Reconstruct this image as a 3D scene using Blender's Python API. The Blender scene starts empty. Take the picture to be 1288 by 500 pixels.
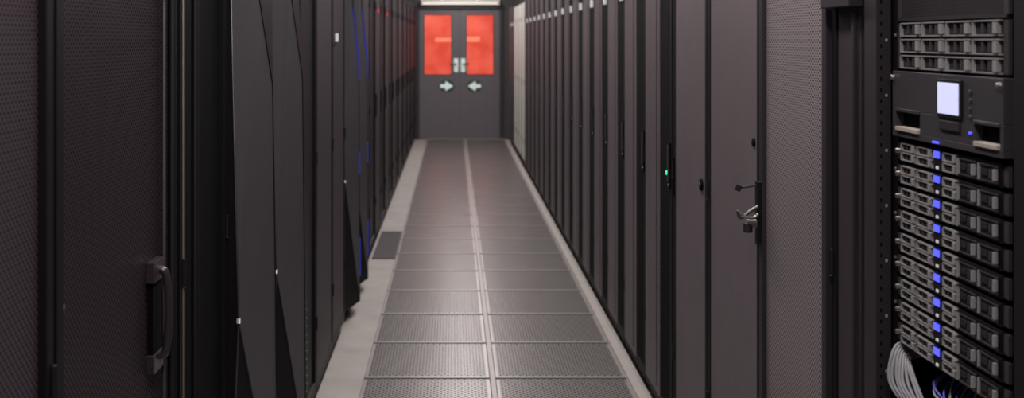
import bpy, math, random
from mathutils import Vector
random.seed(4)
D = bpy.data
scene = bpy.context.scene
COL = scene.collection
scene.view_settings.view_transform = 'Standard'
scene.view_settings.look = 'None'

# ------------------------------------------------------------------ materials
def srgb(r, g, b):
    def f(c):
        c /= 255.0
        return c/12.92 if c <= 0.04045 else ((c+0.055)/1.055)**2.4
    return (f(r), f(g), f(b), 1)

def base(name):
    m = D.materials.new(name); m.use_nodes = True
    nt = m.node_tree; b = nt.nodes['Principled BSDF']
    return m, nt, b

def plain(name, col, rough=0.5, metal=0.0, emit=None, es=0, var=0.12, nscale=9, spec=0.5):
    m, nt, b = base(name)
    b.inputs['Roughness'].default_value = rough
    b.inputs['Metallic'].default_value = metal
    b.inputs['Specular IOR Level'].default_value = spec
    tc = nt.nodes.new('ShaderNodeTexCoord')
    n = nt.nodes.new('ShaderNodeTexNoise'); n.inputs['Scale'].default_value = nscale
    n.inputs['Detail'].default_value = 4
    nt.links.new(tc.outputs['Object'], n.inputs['Vector'])
    mx = nt.nodes.new('ShaderNodeMixRGB')
    mx.inputs[1].default_value = tuple(c*(1-var) for c in col[:3])+(1,)
    mx.inputs[2].default_value = tuple(min(1, c*(1+var)) for c in col[:3])+(1,)
    nt.links.new(n.outputs['Fac'], mx.inputs[0])
    nt.links.new(mx.outputs[0], b.inputs['Base Color'])
    if emit:
        b.inputs['Emission Color'].default_value = emit
        b.inputs['Emission Strength'].default_value = es
    return m

def perf(name, col, hole, period, axes=('Y', 'Z'), thr=0.25, rough=0.45, metal=0.3, asp=1.0, soft=0.25, spec=0.4):
    """staggered round perforations in object space"""
    m, nt, b = base(name)
    N = nt.nodes.new; L = nt.links.new
    tc = N('ShaderNodeTexCoord'); sp = N('ShaderNodeSeparateXYZ')
    L(tc.outputs['Object'], sp.inputs[0])
    outs = []
    for i, a in enumerate(axes):
        mu = N('ShaderNodeMath'); mu.operation = 'MULTIPLY'
        mu.inputs[1].default_value = 2*math.pi/(period*(asp if i else 1))
        L(sp.outputs[a], mu.inputs[0])
        s = N('ShaderNodeMath'); s.operation = 'SINE'; L(mu.outputs[0], s.inputs[0])
        outs.append(s)
    pr = N('ShaderNodeMath'); pr.operation = 'MULTIPLY'
    L(outs[0].outputs[0], pr.inputs[0]); L(outs[1].outputs[0], pr.inputs[1])
    mr = N('ShaderNodeMapRange'); mr.inputs['From Min'].default_value = thr
    mr.inputs['From Max'].default_value = thr+soft
    L(pr.outputs[0], mr.inputs['Value'])
    n = N('ShaderNodeTexNoise'); n.inputs['Scale'].default_value = 2.5
    L(tc.outputs['Object'], n.inputs['Vector'])
    mv = N('ShaderNodeMixRGB')
    mv.inputs[1].default_value = tuple(c*0.85 for c in col[:3])+(1,)
    mv.inputs[2].default_value = tuple(c*1.15 for c in col[:3])+(1,)
    L(n.outputs['Fac'], mv.inputs[0])
    mx = N('ShaderNodeMixRGB'); mx.inputs[2].default_value = hole
    L(mv.outputs[0], mx.inputs[1]); L(mr.outputs[0], mx.inputs[0])
    L(mx.outputs[0], b.inputs['Base Color'])
    rr = N('ShaderNodeMapRange'); rr.inputs['To Min'].default_value = rough
    rr.inputs['To Max'].default_value = 1.0
    L(mr.outputs[0], rr.inputs['Value']); L(rr.outputs[0], b.inputs['Roughness'])
    sp2 = N('ShaderNodeMapRange'); sp2.inputs['To Min'].default_value = spec; sp2.inputs['To Max'].default_value = 0.0
    L(mr.outputs[0], sp2.inputs['Value']); L(sp2.outputs[0], b.inputs['Specular IOR Level'])
    b.inputs['Metallic'].default_value = metal
    return m

HOLE = srgb(8, 7, 8)
M = {}
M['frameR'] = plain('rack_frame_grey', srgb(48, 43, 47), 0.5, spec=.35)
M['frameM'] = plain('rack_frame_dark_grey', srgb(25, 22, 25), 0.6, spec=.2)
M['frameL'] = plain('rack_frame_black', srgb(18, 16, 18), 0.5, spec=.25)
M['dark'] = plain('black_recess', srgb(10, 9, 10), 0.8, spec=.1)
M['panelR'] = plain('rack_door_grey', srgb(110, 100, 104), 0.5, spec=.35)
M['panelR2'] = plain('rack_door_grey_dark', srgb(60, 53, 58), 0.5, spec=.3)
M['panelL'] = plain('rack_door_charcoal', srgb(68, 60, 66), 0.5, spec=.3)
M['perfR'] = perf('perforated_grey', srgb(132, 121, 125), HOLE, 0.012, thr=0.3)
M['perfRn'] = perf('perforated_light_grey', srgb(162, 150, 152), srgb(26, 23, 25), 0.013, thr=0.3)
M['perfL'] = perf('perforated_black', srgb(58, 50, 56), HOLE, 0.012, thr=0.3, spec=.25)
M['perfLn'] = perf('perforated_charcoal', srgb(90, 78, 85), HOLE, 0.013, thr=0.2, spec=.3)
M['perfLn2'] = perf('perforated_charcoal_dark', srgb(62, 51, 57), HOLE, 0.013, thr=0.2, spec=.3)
M['wedge'] = plain('wedge_door_lit_black', srgb(80, 77, 80), 0.4)  # lit facet; light here and shade on the next facet put into the colours
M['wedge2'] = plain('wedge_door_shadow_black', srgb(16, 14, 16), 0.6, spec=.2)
M['perfW'] = perf('wedge_door_mesh', srgb(30, 26, 29), HOLE, 0.010, thr=0.3, spec=.2)
M['chrome'] = plain('brushed_steel', srgb(190, 184, 178), 0.3, 0.9)
M['silver'] = plain('silver_plastic', srgb(180, 176, 176), 0.35, 0.4)
M['handle'] = plain('handle_dark_metal', srgb(96, 90, 92), 0.35, 0.6)
M['handleL'] = plain('handle_black_metal', srgb(76, 68, 72), 0.28, 0.5)
M['edge'] = plain('door_edge_metal_highlight', srgb(80, 75, 76), 0.35, 0.5)
M['brass'] = plain('bronze_edge', srgb(118, 107, 96), 0.4, 0.6)
M['label'] = plain('white_label', srgb(225, 222, 220), 0.5, emit=(1, 1, 1, 1), es=0.15)
M['pale'] = plain('pale_door', srgb(242, 239, 230), 0.5)
M['blue'] = plain('blue_led', srgb(40, 50, 220), 0.4, emit=srgb(85, 90, 255), es=1.4)
M['bluedim'] = plain('blue_led_strip', srgb(40, 50, 140), 0.4, emit=srgb(70, 80, 220), es=0.25)
M['green'] = plain('green_led', srgb(40, 200, 130), 0.4, emit=srgb(60, 230, 160), es=2.0)
M['greendim'] = plain('green_led_dim', srgb(30, 80, 50), 0.5, emit=srgb(50, 130, 80), es=0.25)
M['redled'] = plain('red_led', srgb(200, 30, 50), 0.4, emit=srgb(235, 30, 60), es=0.5)
M['screen'] = plain('lcd_screen', srgb(190, 190, 225), 0.3, emit=srgb(205, 208, 245), es=0.75)
M['console'] = plain('console_bezel', srgb(62, 59, 63), 0.42, spec=.4)
M['beige'] = plain('tray_beige', srgb(175, 165, 155), 0.5)
M['serv'] = plain('server_black', srgb(18, 17, 19), 0.5, spec=.3)
M['servperf'] = perf('server_vent_mesh', srgb(66, 61, 64), HOLE, 0.007, thr=0.1)
M['tileframe'] = plain('tile_frame_metal', srgb(165, 158, 155), 0.36, 0.35)
M['tileperf'] = perf('floor_tile_perforation', srgb(142, 135, 133), srgb(22, 20, 20), 0.030, axes=('X', 'Y'), thr=0.05, rough=0.32, metal=0.35, soft=.4)
M['seam'] = plain('seam_dark', srgb(24, 22, 22), 0.7)
M['trimc'] = plain('aluminium_trim_worn', srgb(172, 162, 158), 0.45, 0.2)
M['trim'] = plain('aluminium_trim', srgb(190, 181, 176), 0.45, 0.2)
M['floorc'] = plain('vinyl_floor', srgb(165, 158, 152), 0.6, nscale=5, var=0.25)
M['wall'] = plain('wall_paint_grey', srgb(80, 75, 77), 0.7)
M['ceil'] = plain('ceiling_paint', srgb(90, 86, 85), 0.8)
M['doorgrey'] = plain('fire_door_grey', srgb(116, 110, 115), 0.45)
M['doorframe'] = plain('door_frame_grey', srgb(62, 58, 62), 0.45)
M['mat'] = plain('rubber_mat', srgb(104, 98, 97), 0.7)
M['matr'] = plain('rubber_mat_rib', srgb(84, 78, 78), 0.7)
M['cable'] = plain('cable_grey', srgb(146, 144, 147), 0.5)
M['cableb'] = plain('cable_blue', srgb(90, 90, 190), 0.45)
M['tube'] = plain('fluorescent_tube', srgb(255, 250, 240), 0.4, emit=srgb(255, 248, 238), es=1.0)
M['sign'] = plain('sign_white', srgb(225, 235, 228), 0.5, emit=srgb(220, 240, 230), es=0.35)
M['signg'] = plain('sign_green', srgb(60, 84, 76), 0.5)

def redglass():
    m, nt, b = base('red_backlit_glass')
    N = nt.nodes.new; L = nt.links.new
    tc = N('ShaderNodeTexCoord'); n = N('ShaderNodeTexNoise'); n.inputs['Scale'].default_value = 3.0
    L(tc.outputs['Object'], n.inputs['Vector'])
    cr = N('ShaderNodeValToRGB')
    cr.color_ramp.elements[0].position = 0.35; cr.color_ramp.elements[0].color = srgb(200, 62, 46)
    cr.color_ramp.elements[1].position = 0.7; cr.color_ramp.elements[1].color = srgb(228, 96, 74)
    L(n.outputs['Fac'], cr.inputs[0])
    L(cr.outputs[0], b.inputs['Base Color']); L(cr.outputs[0], b.inputs['Emission Color'])
    b.inputs['Emission Strength'].default_value = 0.75
    b.inputs['Roughness'].default_value = 0.3
    return m
M['red'] = redglass()
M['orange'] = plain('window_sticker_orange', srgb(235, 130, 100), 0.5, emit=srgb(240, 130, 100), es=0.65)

# ------------------------------------------------------------------ mesh builder
class MB:
    def __init__(s):
        s.v = []; s.f = []; s.m = []; s.mats = []; s.sm = []
    def mi(s, k):
        if k not in s.mats: s.mats.append(k)
        return s.mats.index(k)
    def add(s, vs, fs, k, smooth=False):
        o = len(s.v); s.v += [tuple(v) for v in vs]
        i = s.mi(k)
        for f in fs:
            s.f.append([a+o for a in f]); s.m.append(i); s.sm.append(smooth)
    def box(s, x0, x1, y0, y1, z0, z1, k):
        if x0 > x1: x0, x1 = x1, x0
        if y0 > y1: y0, y1 = y1, y0
        if z0 > z1: z0, z1 = z1, z0
        vs = [(x0,y0,z0),(x1,y0,z0),(x1,y1,z0),(x0,y1,z0),(x0,y0,z1),(x1,y0,z1),(x1,y1,z1),(x0,y1,z1)]
        s.add(vs, [(0,3,2,1),(4,5,6,7),(0,1,5,4),(1,2,6,5),(2,3,7,6),(3,0,4,7)], k)
    def tube(s, pts, r, k, n=10):
        pts = [Vector(p) for p in pts]; vs = []; fs = []
        up = None
        for i, p in enumerate(pts):
            t = (pts[min(i+1, len(pts)-1)] - pts[max(i-1, 0)]).normalized()
            if up is None:
                up = Vector((0, 0, 1)) if abs(t.z) < 0.9 else Vector((0, 1, 0))
            a = t.cross(up).normalized(); b = a.cross(t).normalized(); up = b
            for j in range(n):
                q = 2*math.pi*j/n
                vs.append(p + a*math.cos(q)*r + b*math.sin(q)*r)
        for i in range(len(pts)-1):
            for j in range(n):
                fs.append((i*n+j, i*n+(j+1) % n, (i+1)*n+(j+1) % n, (i+1)*n+j))
        fs.append(tuple(range(n))); fs.append(tuple(range((len(pts)-1)*n, len(pts)*n)))
        s.add(vs, fs, k, True)
    def obj(s, name, bevel=0, parent=None):
        me = D.meshes.new(name); me.from_pydata(s.v, [], s.f)
        for k in s.mats: me.materials.append(M[k])
        for p, i, sm in zip(me.polygons, s.m, s.sm):
            p.material_index = i; p.use_smooth = sm
        me.update()
        o = D.objects.new(name, me); COL.objects.link(o)
        if bevel:
            b = o.modifiers.new('bevel', 'BEVEL'); b.width = bevel; b.segments = 2
            b.limit_method = 'ANGLE'; b.angle_limit = math.radians(50)
        if parent: o.parent = parent
        return o

def spline(pts, n=8):
    pts = [Vector(p) for p in pts]; P = [pts[0]]+pts+[pts[-1]]; out = []
    for i in range(1, len(P)-2):
        for j in range(n):
            t = j/n
            a, b, c, d = P[i-1], P[i], P[i+1], P[i+2]
            out.append(0.5*((2*b)+(c-a)*t+(2*a-5*b+4*c-d)*t*t+(3*b-a-3*c+d)*t**3))
    out.append(pts[-1]); return out

XL, XR = -0.58, 0.845
RH = 2.06
YEND = 17.66

# ------------------------------------------------------------------ room shell
def shell(name, *a):
    m = MB(); m.box(*a); return m.obj(name)
shell('floor', -1.8, 2.1, -3.0, YEND+0.2, -0.1, 0.0, 'floorc')
shell('ceiling', -1.8, 2.1, -3.0, YEND+0.2, 2.9, 3.0, 'ceil')
shell('wall_left', -1.9, -1.8, -3.0, YEND+0.2, -0.1, 3.0, 'wall')
shell('wall_right', 2.1, 2.2, -3.0, YEND+0.2, -0.1, 3.0, 'wall')
shell('wall_front', -1.8, 2.1, -3.1, -3.0, -0.1, 3.0, 'wall')
dx0, dx1, dzt = -0.53, 0.73, 2.03
m = MB()
m.box(-1.8, dx0-0.05, YEND, YEND+0.15, 0, 2.9, 'wall')
m.box(dx1+0.05, 2.1, YEND, YEND+0.15, 0, 2.9, 'wall')
m.box(dx0-0.05, dx1+0.05, YEND, YEND+0.15, dzt+0.05, 2.9, 'wall')
m.obj('wall_back')
m = MB()
m.box(dx0-0.05, dx0, YEND-0.03, YEND+0.12, 0, dzt+0.05, 'doorframe')
m.box(dx1, dx1+0.05, YEND-0.03, YEND+0.12, 0, dzt+0.05, 'doorframe')
m.box(dx0, dx1, YEND-0.03, YEND+0.12, dzt, dzt+0.05, 'doorframe')
m.obj('trim_1', 0.004)

def leaf(x0, x1, wx0, wx1, hx):
    z0, z1 = 1.0, 1.95; ya, yb = YEND, YEND+0.05
    m = MB()
    m.box(x0, wx0, ya, yb, 0.01, dzt-0.005, 'doorgrey')
    m.box(wx1, x1, ya, yb, 0.01, dzt-0.005, 'doorgrey')
    m.box(wx0, wx1, ya, yb, 0.01, z0, 'doorgrey')
    m.box(wx0, wx1, ya, yb, z1, dzt-0.005, 'doorgrey')
    for a in ((wx0, wx0+.012, z0, z1), (wx1-.012, wx1, z0, z1), (wx0+.012, wx1-.012, z0, z0+.012), (wx0+.012, wx1-.012, z1-.012, z1)):
        m.box(a[0], a[1], ya-.006, ya+.02, a[2], a[3], 'doorframe')
    m.box(wx0+.012, wx1-.012, ya+.012, ya+.02, z0+.012, z1-.012, 'red')
    m.box(x0+.03, x1-.03, ya-.003, ya, 0.05, 0.25, 'doorgrey')
    # handle: backplate and lever
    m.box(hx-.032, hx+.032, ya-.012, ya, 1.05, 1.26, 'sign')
    m.tube([(hx, ya-.01, 1.17), (hx, ya-.06, 1.17)], .014, 'chrome')
    s = 1 if hx < (dx0+dx1)/2 else -1
    m.tube([(hx, ya-.06, 1.17), (hx-s*.10, ya-.06, 1.17)], .013, 'chrome')
    # direction sign: green disc with white arrow
    cx = -.10 if s > 0 else .33
    n = 28
    vs = [(cx+.12*math.cos(2*math.pi*i/n), ya-.004, .83+.10*math.sin(2*math.pi*i/n)) for i in range(n)]
    m.add(vs, [tuple(range(n))], 'signg')
    ar = [(-.10, -.028), (-.02, -.028), (-.02, -.078), (.10, 0), (-.02, .078), (-.02, .028), (-.10, .028)]
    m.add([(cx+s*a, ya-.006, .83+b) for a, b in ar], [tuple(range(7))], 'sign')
    return m
m = leaf(dx0+.005, 0.098, -.46, -.02, .045)
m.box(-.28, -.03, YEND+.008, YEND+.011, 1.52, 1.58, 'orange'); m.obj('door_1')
m = leaf(0.102, dx1-.005, .20, .635, .155)
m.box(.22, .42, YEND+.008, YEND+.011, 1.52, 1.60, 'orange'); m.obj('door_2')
shell('trim_2', -0.41, 0.80, YEND-0.10, YEND-0.032, 0.0, 0.014, 'trim')

# ------------------------------------------------------------------ floor tiles
m = MB()
TX = (-0.407, 0.168, 0.192, 0.790)
y = 5.76-0.6*14
while y < YEND-0.15:
    y1 = min(y+0.6, YEND-0.11)
    for a, b in ((TX[0], TX[1]), (TX[2], TX[3])):
        m.box(a, b, y, y1, 0.0, 0.006, 'seam')
        m.box(a+.003, b-.003, y+.005, y1-.005, 0.006, 0.010, 'tileframe')
        if y1-y > .1:
            m.box(a+.016, b-.016, y+.030, y1-.030, 0.010, 0.011, 'tileperf')
            m.box(a+.003, b-.003, y1-.022, y1-.005, 0.010, 0.0105, 'seam')
    y += 0.6
m.obj('perforated_floor_tiles')
shell('trim_3', 0.169, 0.191, 5.76-8.4, YEND-.11, 0.0, 0.013, 'trimc')
shell('trim_4', 0.797, 0.836, 5.76-8.4, YEND-.11, 0.0, 0.012, 'trim')
m = MB()
m.box(-.575, -.41, 8.0, 9.1, 0, .012, 'mat')
for i in range(18):
    m.box(-.57, -.415, 8.03+i*.06, 8.05+i*.06, .012, .016, 'matr')
m.obj('rubber_floor_mat')

# ------------------------------------------------------------------ racks
def rack(side, y0, y1, style='perf', d0=0.0, label=False, frame=None, panel=None, blue=False, lock=True):
    sg = 1 if side == 'L' else -1
    P = XL if side == 'L' else XR
    X = lambda d: P + sg*(d+d0)
    fr = frame or ('frameL' if side == 'L' else 'frameR')
    pn = panel or ('perfL' if side == 'L' else 'perfR')
    m = MB()
    back = -0.95
    m.box(X(back), X(-.035), y0+.004, y1-.004, .05, RH, fr)
    m.box(X(back+.03), X(-.05), y0+.03, y1-.03, .0, .05, 'dark')
    if style in ('perf', 'smooth', 'split'):
        a, b = y0+.006, y1-.006; st = .03
        m.box(X(-.035), X(0), a, a+st, .06, RH-.01, fr)
        m.box(X(-.035), X(0), b-st, b, .06, RH-.01, fr)
        m.box(X(-.035), X(0), a+st, b-st, .06, .11, fr)
        m.box(X(-.035), X(0), a+st, b-st, RH-.06, RH-.01, fr)
        if style == 'split':
            # flush dark strip beside the grey door leaf, recess shade put into its colour
            mid = a+st+(b-a-2*st)*0.40
            m.box(X(-.035), X(.003), mid, b-st*.4, .09, RH-.04, pn)
            m.box(X(-.035), X(-.001), a+st, mid, .11, RH-.06, 'dark')
            m.box(X(.003), X(.005), mid+.06, mid+.064, .12, RH-.08, fr)
        elif style == 'smooth':
            m.box(X(-.035), X(-.003), a+st+.002, b-st-.002, .112, RH-.062, pn)
        else:
            m.box(X(-.035), X(-.012), a+st, b-st, .11, RH-.06, pn)
        if lock:
            hy = a+st*.5+.012
            m.box(X(0), X(.006), hy-.010, hy+.010, .97, 1.15, 'dark')
            m.box(X(.006), X(.012), hy-.006, hy+.006, 1.0, 1.14, 'handle')
            m.tube([(X(0), hy, .985), (X(.010), hy, .985)], .007, 'handle')
        for hz in (.35, 1.05, 1.8):
            m.tube([(X(.002), b-.006, hz-.03), (X(.002), b-.006, hz+.03)], .005, fr)
    if style == 'wedge':
        n, f = y0+.008, y1-.008
        NT = (X(-.03), n, RH-.01); NB = (X(-.03), n, .07); T = (X(.0), n, .79)
        P0 = (X(.030), n+.03, RH-.01); P05 = (X(.038), n+.05, 1.72); P1 = (X(.056), n+.22, 1.42); P2 = (X(.052), n+.30, .80); P3 = (X(.05), n+.36, .07)
        FT = (X(-.015), f, RH-.01); FB = (X(-.015), f, .07)
        b0 = X(-.036)
        m.add([T, P3, P2, P1, P05, P0, NT], [(0, 1, 2), (0, 2, 3), (0, 3, 4), (0, 4, 5), (0, 5, 6)], 'wedge')
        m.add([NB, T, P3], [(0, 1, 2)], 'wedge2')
        m.add([P0, P05, P1, P2, P3, FB, FT], [(0, 1, 6), (1, 2, 6), (2, 3, 6), (3, 5, 6), (3, 4, 5)], 'perfW')
        m.add([NT, P0, FT, (b0, f, RH-.01), (b0, n, RH-.01)], [(0, 1, 2, 3, 4)], fr)
        m.add([NB, P3, FB, (b0, f, .07), (b0, n, .07)], [(0, 1, 2, 3, 4)], fr)
        m.add([NT, T, NB, (b0, n, .07), (b0, n, RH-.01)], [(0, 1, 2, 3, 4)], fr)
        m.add([FT, FB, (b0, f, .07), (b0, f, RH-.01)], [(0, 1, 2, 3)], fr)
        lerp = lambda p, q, t: tuple(p[i]+(q[i]-p[i])*t for i in range(3))
        m.tube([P0, P05, P1, P2, P3], .0025, 'frameL'); m.tube([T, P3], .0025, 'edge')
        m.tube([NB, T, NT], .003, 'edge')  # lighter edge tubes and the silver tip below stand in for edge highlights
        m.tube([lerp(T, NT, -.004), lerp(T, NT, .006)], .006, 'silver')
        if blue:
            m.tube([lerp(P05, P1, .0), P1, lerp(P1, P2, .15)], .006, 'bluedim')
            m.tube([lerp(P1, P2, .8), P2], .006, 'bluedim')
            m.tube([lerp(P2, P3, .5), lerp(P2, P3, .8)], .006, 'bluedim')
    if label:
        m.box(X(0), X(.014), y0+.05, y0+.10, 1.745, 1.79, 'label')
    return m, X

# ---- right row
m, X = rack('R', 0.98, 1.62, 'perf', panel='perfRn'); m.obj('server_rack', .002)
m, X = rack('R', 2.335, 2.56, 'smooth', frame='frameL', panel='panelR2', lock=False, d0=-.01)
m.box(X(0), X(.03), 2.36, 2.54, 1.620, 1.642, 'frameR')
m.box(X(0), X(.008), 2.395, 2.41, .2, 1.61, 'frameR')
m.obj('cable_cabinet', .002)
m, X = rack('R', 2.56, 3.13, 'perf', panel='perfRn', lock=False); m.obj('server_rack', .002)
m, X = rack('R', 3.13, 3.78, 'smooth', panel='panelR', lock=False, d0=-.004, frame='frameM')
m.tube([(X(-.003), 3.20, 1.26), (X(.003), 3.20, 1.26)], .012, 'dark')
m.obj('server_rack', .002)
m, X = rack('R', 3.78, 4.37, 'smooth', panel='panelR', lock=False, d0=-.004, frame='frameM')
m.tube([(X(-.002), 3.87, 1.055), (X(.006), 3.87, 1.055)], .020, 'dark', 16)
m.tube([(X(.0), 3.87, 1.055), (X(.009), 3.87, 1.055)], .009, 'handle', 12)
m.box(X(0), X(.006), 4.335, 4.35, .95, 1.10, 'dark')
m.obj('server_rack', .002)
y = 4.37; i = 0
while y < YEND-.75:
    pal = 13.3 < y < 15.2
    m, X = rack('R', y, y+.6, 'smooth' if pal else 'split', label=(i > 0 and not pal), panel='pale' if pal else ('panelR' if i % 3 else 'perfR'), frame='frameM', lock=not pal)
    if i == 0:
        m.box(X(0), X(.006), y+.08, y+.095, 1.02, 1.035, 'green')
    m.obj('server_rack', .002)
    y += .6; i += 1

# ---- left row
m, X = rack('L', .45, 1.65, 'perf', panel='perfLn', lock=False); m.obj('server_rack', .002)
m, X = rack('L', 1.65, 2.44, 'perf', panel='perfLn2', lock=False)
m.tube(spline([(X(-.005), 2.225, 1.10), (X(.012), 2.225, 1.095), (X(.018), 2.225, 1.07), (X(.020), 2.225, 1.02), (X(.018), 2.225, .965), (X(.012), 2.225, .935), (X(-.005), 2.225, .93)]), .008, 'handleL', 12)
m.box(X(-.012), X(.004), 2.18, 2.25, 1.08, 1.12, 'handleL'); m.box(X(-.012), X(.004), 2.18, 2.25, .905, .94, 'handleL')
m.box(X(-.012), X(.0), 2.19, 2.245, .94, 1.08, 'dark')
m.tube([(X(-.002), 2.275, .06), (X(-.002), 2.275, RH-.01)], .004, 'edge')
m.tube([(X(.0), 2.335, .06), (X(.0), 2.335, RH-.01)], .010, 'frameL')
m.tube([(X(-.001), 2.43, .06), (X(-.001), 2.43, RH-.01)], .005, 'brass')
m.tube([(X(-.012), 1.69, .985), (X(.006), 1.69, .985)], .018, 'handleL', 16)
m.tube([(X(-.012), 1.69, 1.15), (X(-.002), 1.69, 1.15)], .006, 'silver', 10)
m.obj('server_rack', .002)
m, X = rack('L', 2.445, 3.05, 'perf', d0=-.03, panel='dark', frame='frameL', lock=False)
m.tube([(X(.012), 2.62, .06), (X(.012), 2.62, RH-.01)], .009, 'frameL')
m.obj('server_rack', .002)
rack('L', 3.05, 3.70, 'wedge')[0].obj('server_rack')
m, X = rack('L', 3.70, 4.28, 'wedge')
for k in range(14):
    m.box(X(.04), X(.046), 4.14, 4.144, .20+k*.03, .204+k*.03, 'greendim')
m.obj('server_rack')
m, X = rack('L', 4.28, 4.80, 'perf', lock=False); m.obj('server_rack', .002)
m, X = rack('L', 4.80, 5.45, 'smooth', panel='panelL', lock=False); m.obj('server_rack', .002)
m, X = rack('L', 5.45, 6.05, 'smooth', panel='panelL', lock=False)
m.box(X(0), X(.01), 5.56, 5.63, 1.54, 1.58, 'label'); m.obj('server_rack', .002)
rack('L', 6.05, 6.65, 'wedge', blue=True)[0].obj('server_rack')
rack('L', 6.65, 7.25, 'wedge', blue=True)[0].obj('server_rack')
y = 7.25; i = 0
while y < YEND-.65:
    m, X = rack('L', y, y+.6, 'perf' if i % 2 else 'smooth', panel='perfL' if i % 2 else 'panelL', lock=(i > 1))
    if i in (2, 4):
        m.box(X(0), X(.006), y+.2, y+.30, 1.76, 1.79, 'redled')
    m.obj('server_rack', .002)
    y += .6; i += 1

# ------------------------------------------------------------------ open rack frame
OY0, OY1 = 1.655, 2.325
XF = XR; XB = XR+.95
m = MB()
m.box(XF, XF+.05, OY0, OY0+.05, 0, RH, 'frameM')
m.box(XF, XF+.03, OY1-.065, OY1, 0, RH, 'frameR')
m.box(XF+.03, XF+.10, OY1-.03, OY1, 0, RH, 'frameM')
m.box(XF+.035, XF+.06, OY1-.085, OY1-.03, 0.05, RH-.05, 'frameM')
m.box(XF+.047, XF+.06, OY0+.05, OY0+.10, 0.05, RH-.05, 'frameM')
m.box(XF+.05, XB, OY0, OY0+.01, 0, RH, 'dark')
m.box(XF+.10, XB, OY1-.01, OY1, 0, RH, 'dark')
m.box(XB-.01, XB, OY0+.01, OY1-.01, 0, RH, 'dark')
m.box(XF+.05, XB-.01, OY0+.01, OY1-.01, 0, .06, 'dark')
m.box(XF+.05, XB-.01, OY0+.01, OY1-.01, RH-.03, RH, 'frameR')
m.box(XF, XF+.05, OY0+.05, OY1-.065, RH-.06, RH, 'frameR')
m.box(XF, XF+.05, OY0+.05, OY1-.065, 0, .08, 'frameR')
z = .5; k = 0
while z < 1.95:
    if k % 4 == 0:
        m.box(XF+.031, XF+.036, OY1-.081, OY1-.075, z, z+.006, 'chrome')
    m.box(XF+.008, XF+.013, OY1-.0660, OY1-.064, z, z+.008, 'dark')
    if k % 5 == 2:
        m.box(XF+.018, XF+.023, OY1-.0665, OY1-.064, z+.012, z+.018, 'silver')
    z += .022; k += 1
m.obj('open_server_rack', .0015)

SX = .885; SYF, SYN = 2.235, 1.79
U = .04445
def ear(m, z0, z1, x=SX):
    for ya, yb in ((SYF-.016, SYF), (SYN, SYN+.016)):
        m.box(x-.006, x, ya, yb, z0+.003, z1-.003, 'handle')
def carrier(m, ya, yb, z0, z1, x=SX, sil='silver'):
    m.box(x-.004, x, yb, ya, z0, z1, 'servperf')
    w = ya-yb; h = z1-z0
    t = .0022
    m.box(x-.010, x-.004, yb, ya, z1-t, z1, sil); m.box(x-.009, x-.004, yb, ya, z0, z0+t, sil)
    m.box(x-.010, x-.004, ya-t*1.2, ya, z0, z1, sil)
    m.box(x-.012, x-.004, yb+w*.08, yb+w*.22, z0+h*.15, z1-h*.15, sil)
    m.box(x-.008, x-.004, yb+w*.36, yb+w*.46, z0+h*.2, z1-h*.2, 'handle')
    m.box(x-.008, x-.004, yb+w*.62, yb+w*.70, z0+h*.2, z1-h*.2, 'handle')
z = .956
for k in range(9):
    z0, z1 = z+.0015, z+U-.0045
    m = MB()
    m.box(SX, SX+.65, SYN+.005, SYF-.005, z0, z1, 'serv')
    ear(m, z0, z1)
    m.tube([(SX-.004, SYF-.008, (z0+z1)/2), (SX-.014, SYF-.008, (z0+z1)/2)], .005, 'chrome')
    zm = (z0+z1)/2
    ys = SYF-.022
    for j in range(2):
        carrier(m, ys-j*.076, ys-j*.076-.070, zm+.001, z1-.002)
        carrier(m, ys-j*.076, ys-j*.076-.070, z0+.002, zm-.001)
    yb = ys-.154
    m.box(SX-.010, SX, yb-.030, yb, z0, z1, 'serv')
    m.box(SX-.012, SX-.010, yb-.024, yb-.002, z1-.015, z1-.003, 'blue')
    m.box(SX-.012, SX-.010, yb-.020, yb-.012, z0+.004, z0+.009, 'label')
    y2 = yb-.034
    carrier(m, y2, y2-.058, zm+.001, z1-.002); carrier(m, y2, y2-.058, z0+.002, zm-.001)
    y3 = y2-.062
    m.box(SX-.008, SX, SYN+.018, y3, z0, z1, 'serv')
    w = (y3-SYN-.02)/2
    for j in range(2):
        ya = y3-.002-j*w
        m.box(SX-.010, SX-.008, ya-w+.006, ya-.004, z0+.005, z1-.005, 'serv')
        m.box(SX-.014, SX-.008, ya-.007, ya-.004, z0+.006, z1-.006, 'silver')
        m.box(SX-.012, SX-.008, ya-w+.006, ya-.004, z1-.007, z1-.005, 'handle')
        m.box(SX-.012, SX-.008, ya-w+.006, ya-.004, z0+.005, z0+.007, 'handle')
        m.box(SX-.016, SX-.010, ya-w+.010, ya-w+.016, z0+.010, z1-.010, 'silver')
        m.box(SX-.013, SX-.010, ya-w*.62, ya-w*.54, z0+.012, z1-.012, 'handle')
        m.box(SX-.012, SX-.010, ya-w*.45, ya-w*.18, zm-.004, zm+.006, 'servperf')
    m.obj('rack_server')
    z += U
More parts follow.
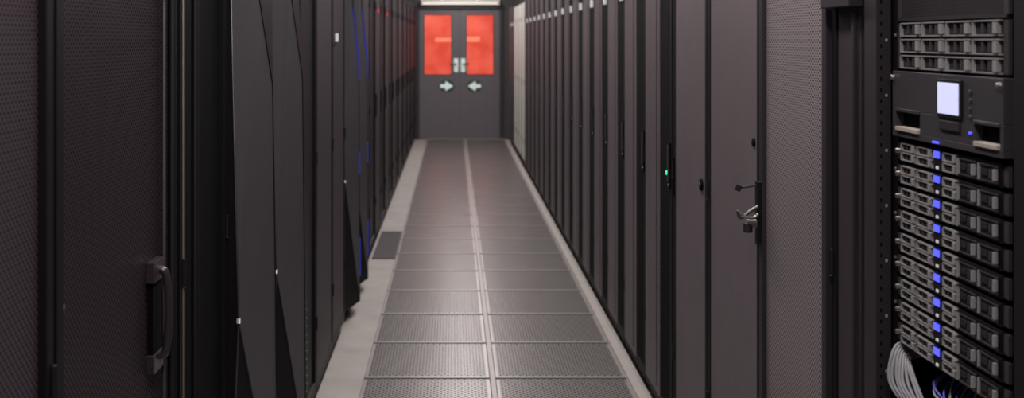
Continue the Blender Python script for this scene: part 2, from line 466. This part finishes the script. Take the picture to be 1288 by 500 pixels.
# tape library / console 3U
zc0, zc1 = 1.362, 1.489
cx = .868
m = MB()
m.box(cx+.02, cx+.66, SYN+.005, SYF-.005, zc0, zc1, 'serv')
def bz(ya, yb, z0, z1, k='console', d0=0, d1=.02): m.box(cx-d0, cx+d1, ya, yb, z0, z1, k)
ya, yb = SYN-.005, SYF
bz(ya, yb, zc1-.074, zc1)
bz(ya, yb, zc0, zc0+.012)
sl = [(SYF-.130, SYF-.018), (SYN+.006, SYN+.095)]
bz(SYF-.018, yb, zc0+.012, zc1-.074); bz(sl[1][1], sl[0][0], zc0+.012, zc1-.074); bz(ya, sl[1][0], zc0+.012, zc1-.074)
for a, b in sl:
    m.box(cx+.015, cx+.02, a, b, zc0+.012, zc1-.074, 'dark')
    m.box(cx-.004, cx+.015, a+.004, b-.004, zc0+.012, zc0+.020, 'beige')
    m.box(cx-.003, cx+.006, a, b, zc1-.078, zc1-.072, 'handle')
bz(1.926, 2.022, zc0+.052, zc1-.008, 'serv', .004, 0)
bz(1.933, 2.015, zc0+.058, zc1-.014, 'screen', .006, -.004)
bz(1.935, 2.015, zc0+.030, zc0+.046, 'frameR', .004, 0)
for j in range(4):
    bz(1.893, 1.901, zc1-.030-j*.014, zc1-.024-j*.014, 'handle', .003, 0)
m.box(cx-.004, cx, 1.893, 1.898, zc0+.030, zc0+.034, 'blue')
bz(2.02, 2.045, zc0+.002, zc0+.006, 'blue', .003, 0)
for yy in (SYF-.006, SYN+.006):
    m.tube([(cx, yy, zc1-.012), (cx-.006, yy, zc1-.012)], .005, 'chrome')
m.obj('tape_library', .0012)
m = MB()
z0, z1 = 1.492, 1.585
m.box(SX, SX+.65, SYN+.005, SYF-.005, z0, z1, 'serv')
ear(m, z0, z1)
cw = (SYF-SYN-.036)/4; ch = (z1-z0)/3
for r in range(3):
    for c in range(4):
        ya = SYF-.018-c*cw
        carrier(m, ya-.001, ya-cw+.003, z0+r*ch+.0025, z0+(r+1)*ch-.0025)
m.obj('disk_array')
m = MB()
m.box(SX, SX+.02, SYN+.005, SYF-.005, 1.588, 1.80, 'serv')
m.box(SX-.004, SX, SYN+.012, SYF-.012, 1.592, 1.796, 'servperf')
m.box(SX-.008, SX, SYN+.005, SYF-.005, 1.586, 1.592, 'frameR')
ear(m, 1.588, 1.80)
m.obj('perforated_blanking_panel')

# cables
m = MB()
for k in range(8):
    o = k*.0088; r = random.uniform(-.004, .004)
    m.tube(spline([(SX+.03, 2.225-r, .945-o*.25), (SX-.004+o*.2, 2.232-o*.3, .952-o*.45), (SX-.024+o*.45, 2.222-o*.5, .928-o*.3), (SX-.030+o*.5+r, 2.210-o*.8, .885),
                    (SX-.018+o*.4, 2.18-o*1.1, .85-r), (SX+.02+o*.2, 2.14-o*1.2, .815), (SX+.03, 2.12-o*1.2, .60), (SX+.04, 2.12-o*1.2, .08)]), .0034, 'cable', 8)
m.obj('network_cable_bundle')
m = MB()
for k in range(16):
    a = 2.13-k*.017; q = random.uniform
    m.tube(spline([(SX+.08, a, .945), (SX+.03+q(-.01, .01), a-.01, .930+q(-.01, .01)), (SX+.008, a-.03+q(-.02, .02), .90+q(-.01, .01)),
                    (SX+.02, a-.06, .87), (SX+.05, a-.07, .75), (SX+.06, a-.05+q(-.03, .03), .08)]), .0022, 'cableb' if k % 3 else 'cable', 8)
m.obj('patch_cable_bundle')

# door latch with lever
m = MB()
ly = 3.11
m.box(XR-.012, XR-.0005, ly-.012, ly+.012, .99, 1.16, 'frameL')
m.tube([(XR-.012, ly, 1.045), (XR-.038, ly, 1.045)], .011, 'chrome', 14)
m.tube([(XR-.035, ly, 1.045), (XR-.035, ly, 1.022)], .013, 'handle', 14)
m.tube(spline([(XR-.012, ly-.02, 1.095), (XR-.03, ly-.02, 1.085), (XR-.06, ly-.02, 1.065), (XR-.068, ly-.02, 1.085)]), .005, 'handle')
m.tube(spline([(XR-.068, ly-.02, 1.085), (XR-.05, ly-.022, 1.07), (XR-.025, ly-.02, 1.065), (XR-.012, ly-.02, 1.075)]), .004, 'chrome')
m.tube([(XR-.058, ly, 1.150), (XR-.064, ly, 1.135)], .008, 'handle')
m.tube([(XR-.012, ly, 1.15), (XR-.062, ly, 1.142)], .003, 'handle')
m.obj('door_latch')

# ------------------------------------------------------------------ lights
def fixture(y, x=0.13, power=20):
    m = MB()
    m.box(x-.16, x+.16, y-.62, y+.62, 2.86, 2.90, 'pale')
    m.box(x-.14, x+.14, y-.60, y+.60, 2.852, 2.86, 'tube')
    o = m.obj('ceiling_light')
    l = D.lights.new('lamp', 'AREA'); l.shape = 'RECTANGLE'; l.size = .28; l.size_y = 1.2
    l.energy = power; l.color = (1, .95, .945)
    lo = D.objects.new('lamp', l); COL.objects.link(lo); lo.location = (x, y, 2.845); lo.parent = o
for i in range(10):
    fixture(-1.2+i*1.95, power=25)
m = MB()
m.box(-.5, .72, YEND-.14, YEND-.04, 2.135, 2.17, 'pale')
m.tube([(-.48, YEND-.09, 2.115), (.70, YEND-.09, 2.115)], .014, 'tube', 12)
m.box(-.5, -.47, YEND-.11, YEND-.07, 2.09, 2.135, 'pale'); m.box(.69, .72, YEND-.11, YEND-.07, 2.09, 2.135, 'pale')
m.box(-.2, -.15, YEND-.14, YEND-.002, 2.17, 2.19, 'pale'); m.box(.35, .4, YEND-.14, YEND-.002, 2.17, 2.19, 'pale')
m.obj('fluorescent_tube_light')

w = D.worlds.new('w'); scene.world = w; w.use_nodes = True
w.node_tree.nodes['Background'].inputs[0].default_value = (.5, .48, .5, 1)
w.node_tree.nodes['Background'].inputs[1].default_value = .1

# ------------------------------------------------------------------ camera
c = D.cameras.new('camera'); co = D.objects.new('camera', c); COL.objects.link(co)
co.location = (0, 0, 1.55); co.rotation_euler = (math.radians(90), 0, 0)
c.sensor_width = 36; c.lens = 1423/1288*36
c.shift_x = 74/1288; c.shift_y = -200/1288
c.clip_start = .05
c.dof.use_dof = True; c.dof.focus_distance = 2.8; c.dof.aperture_fstop = 4.5
scene.camera = co
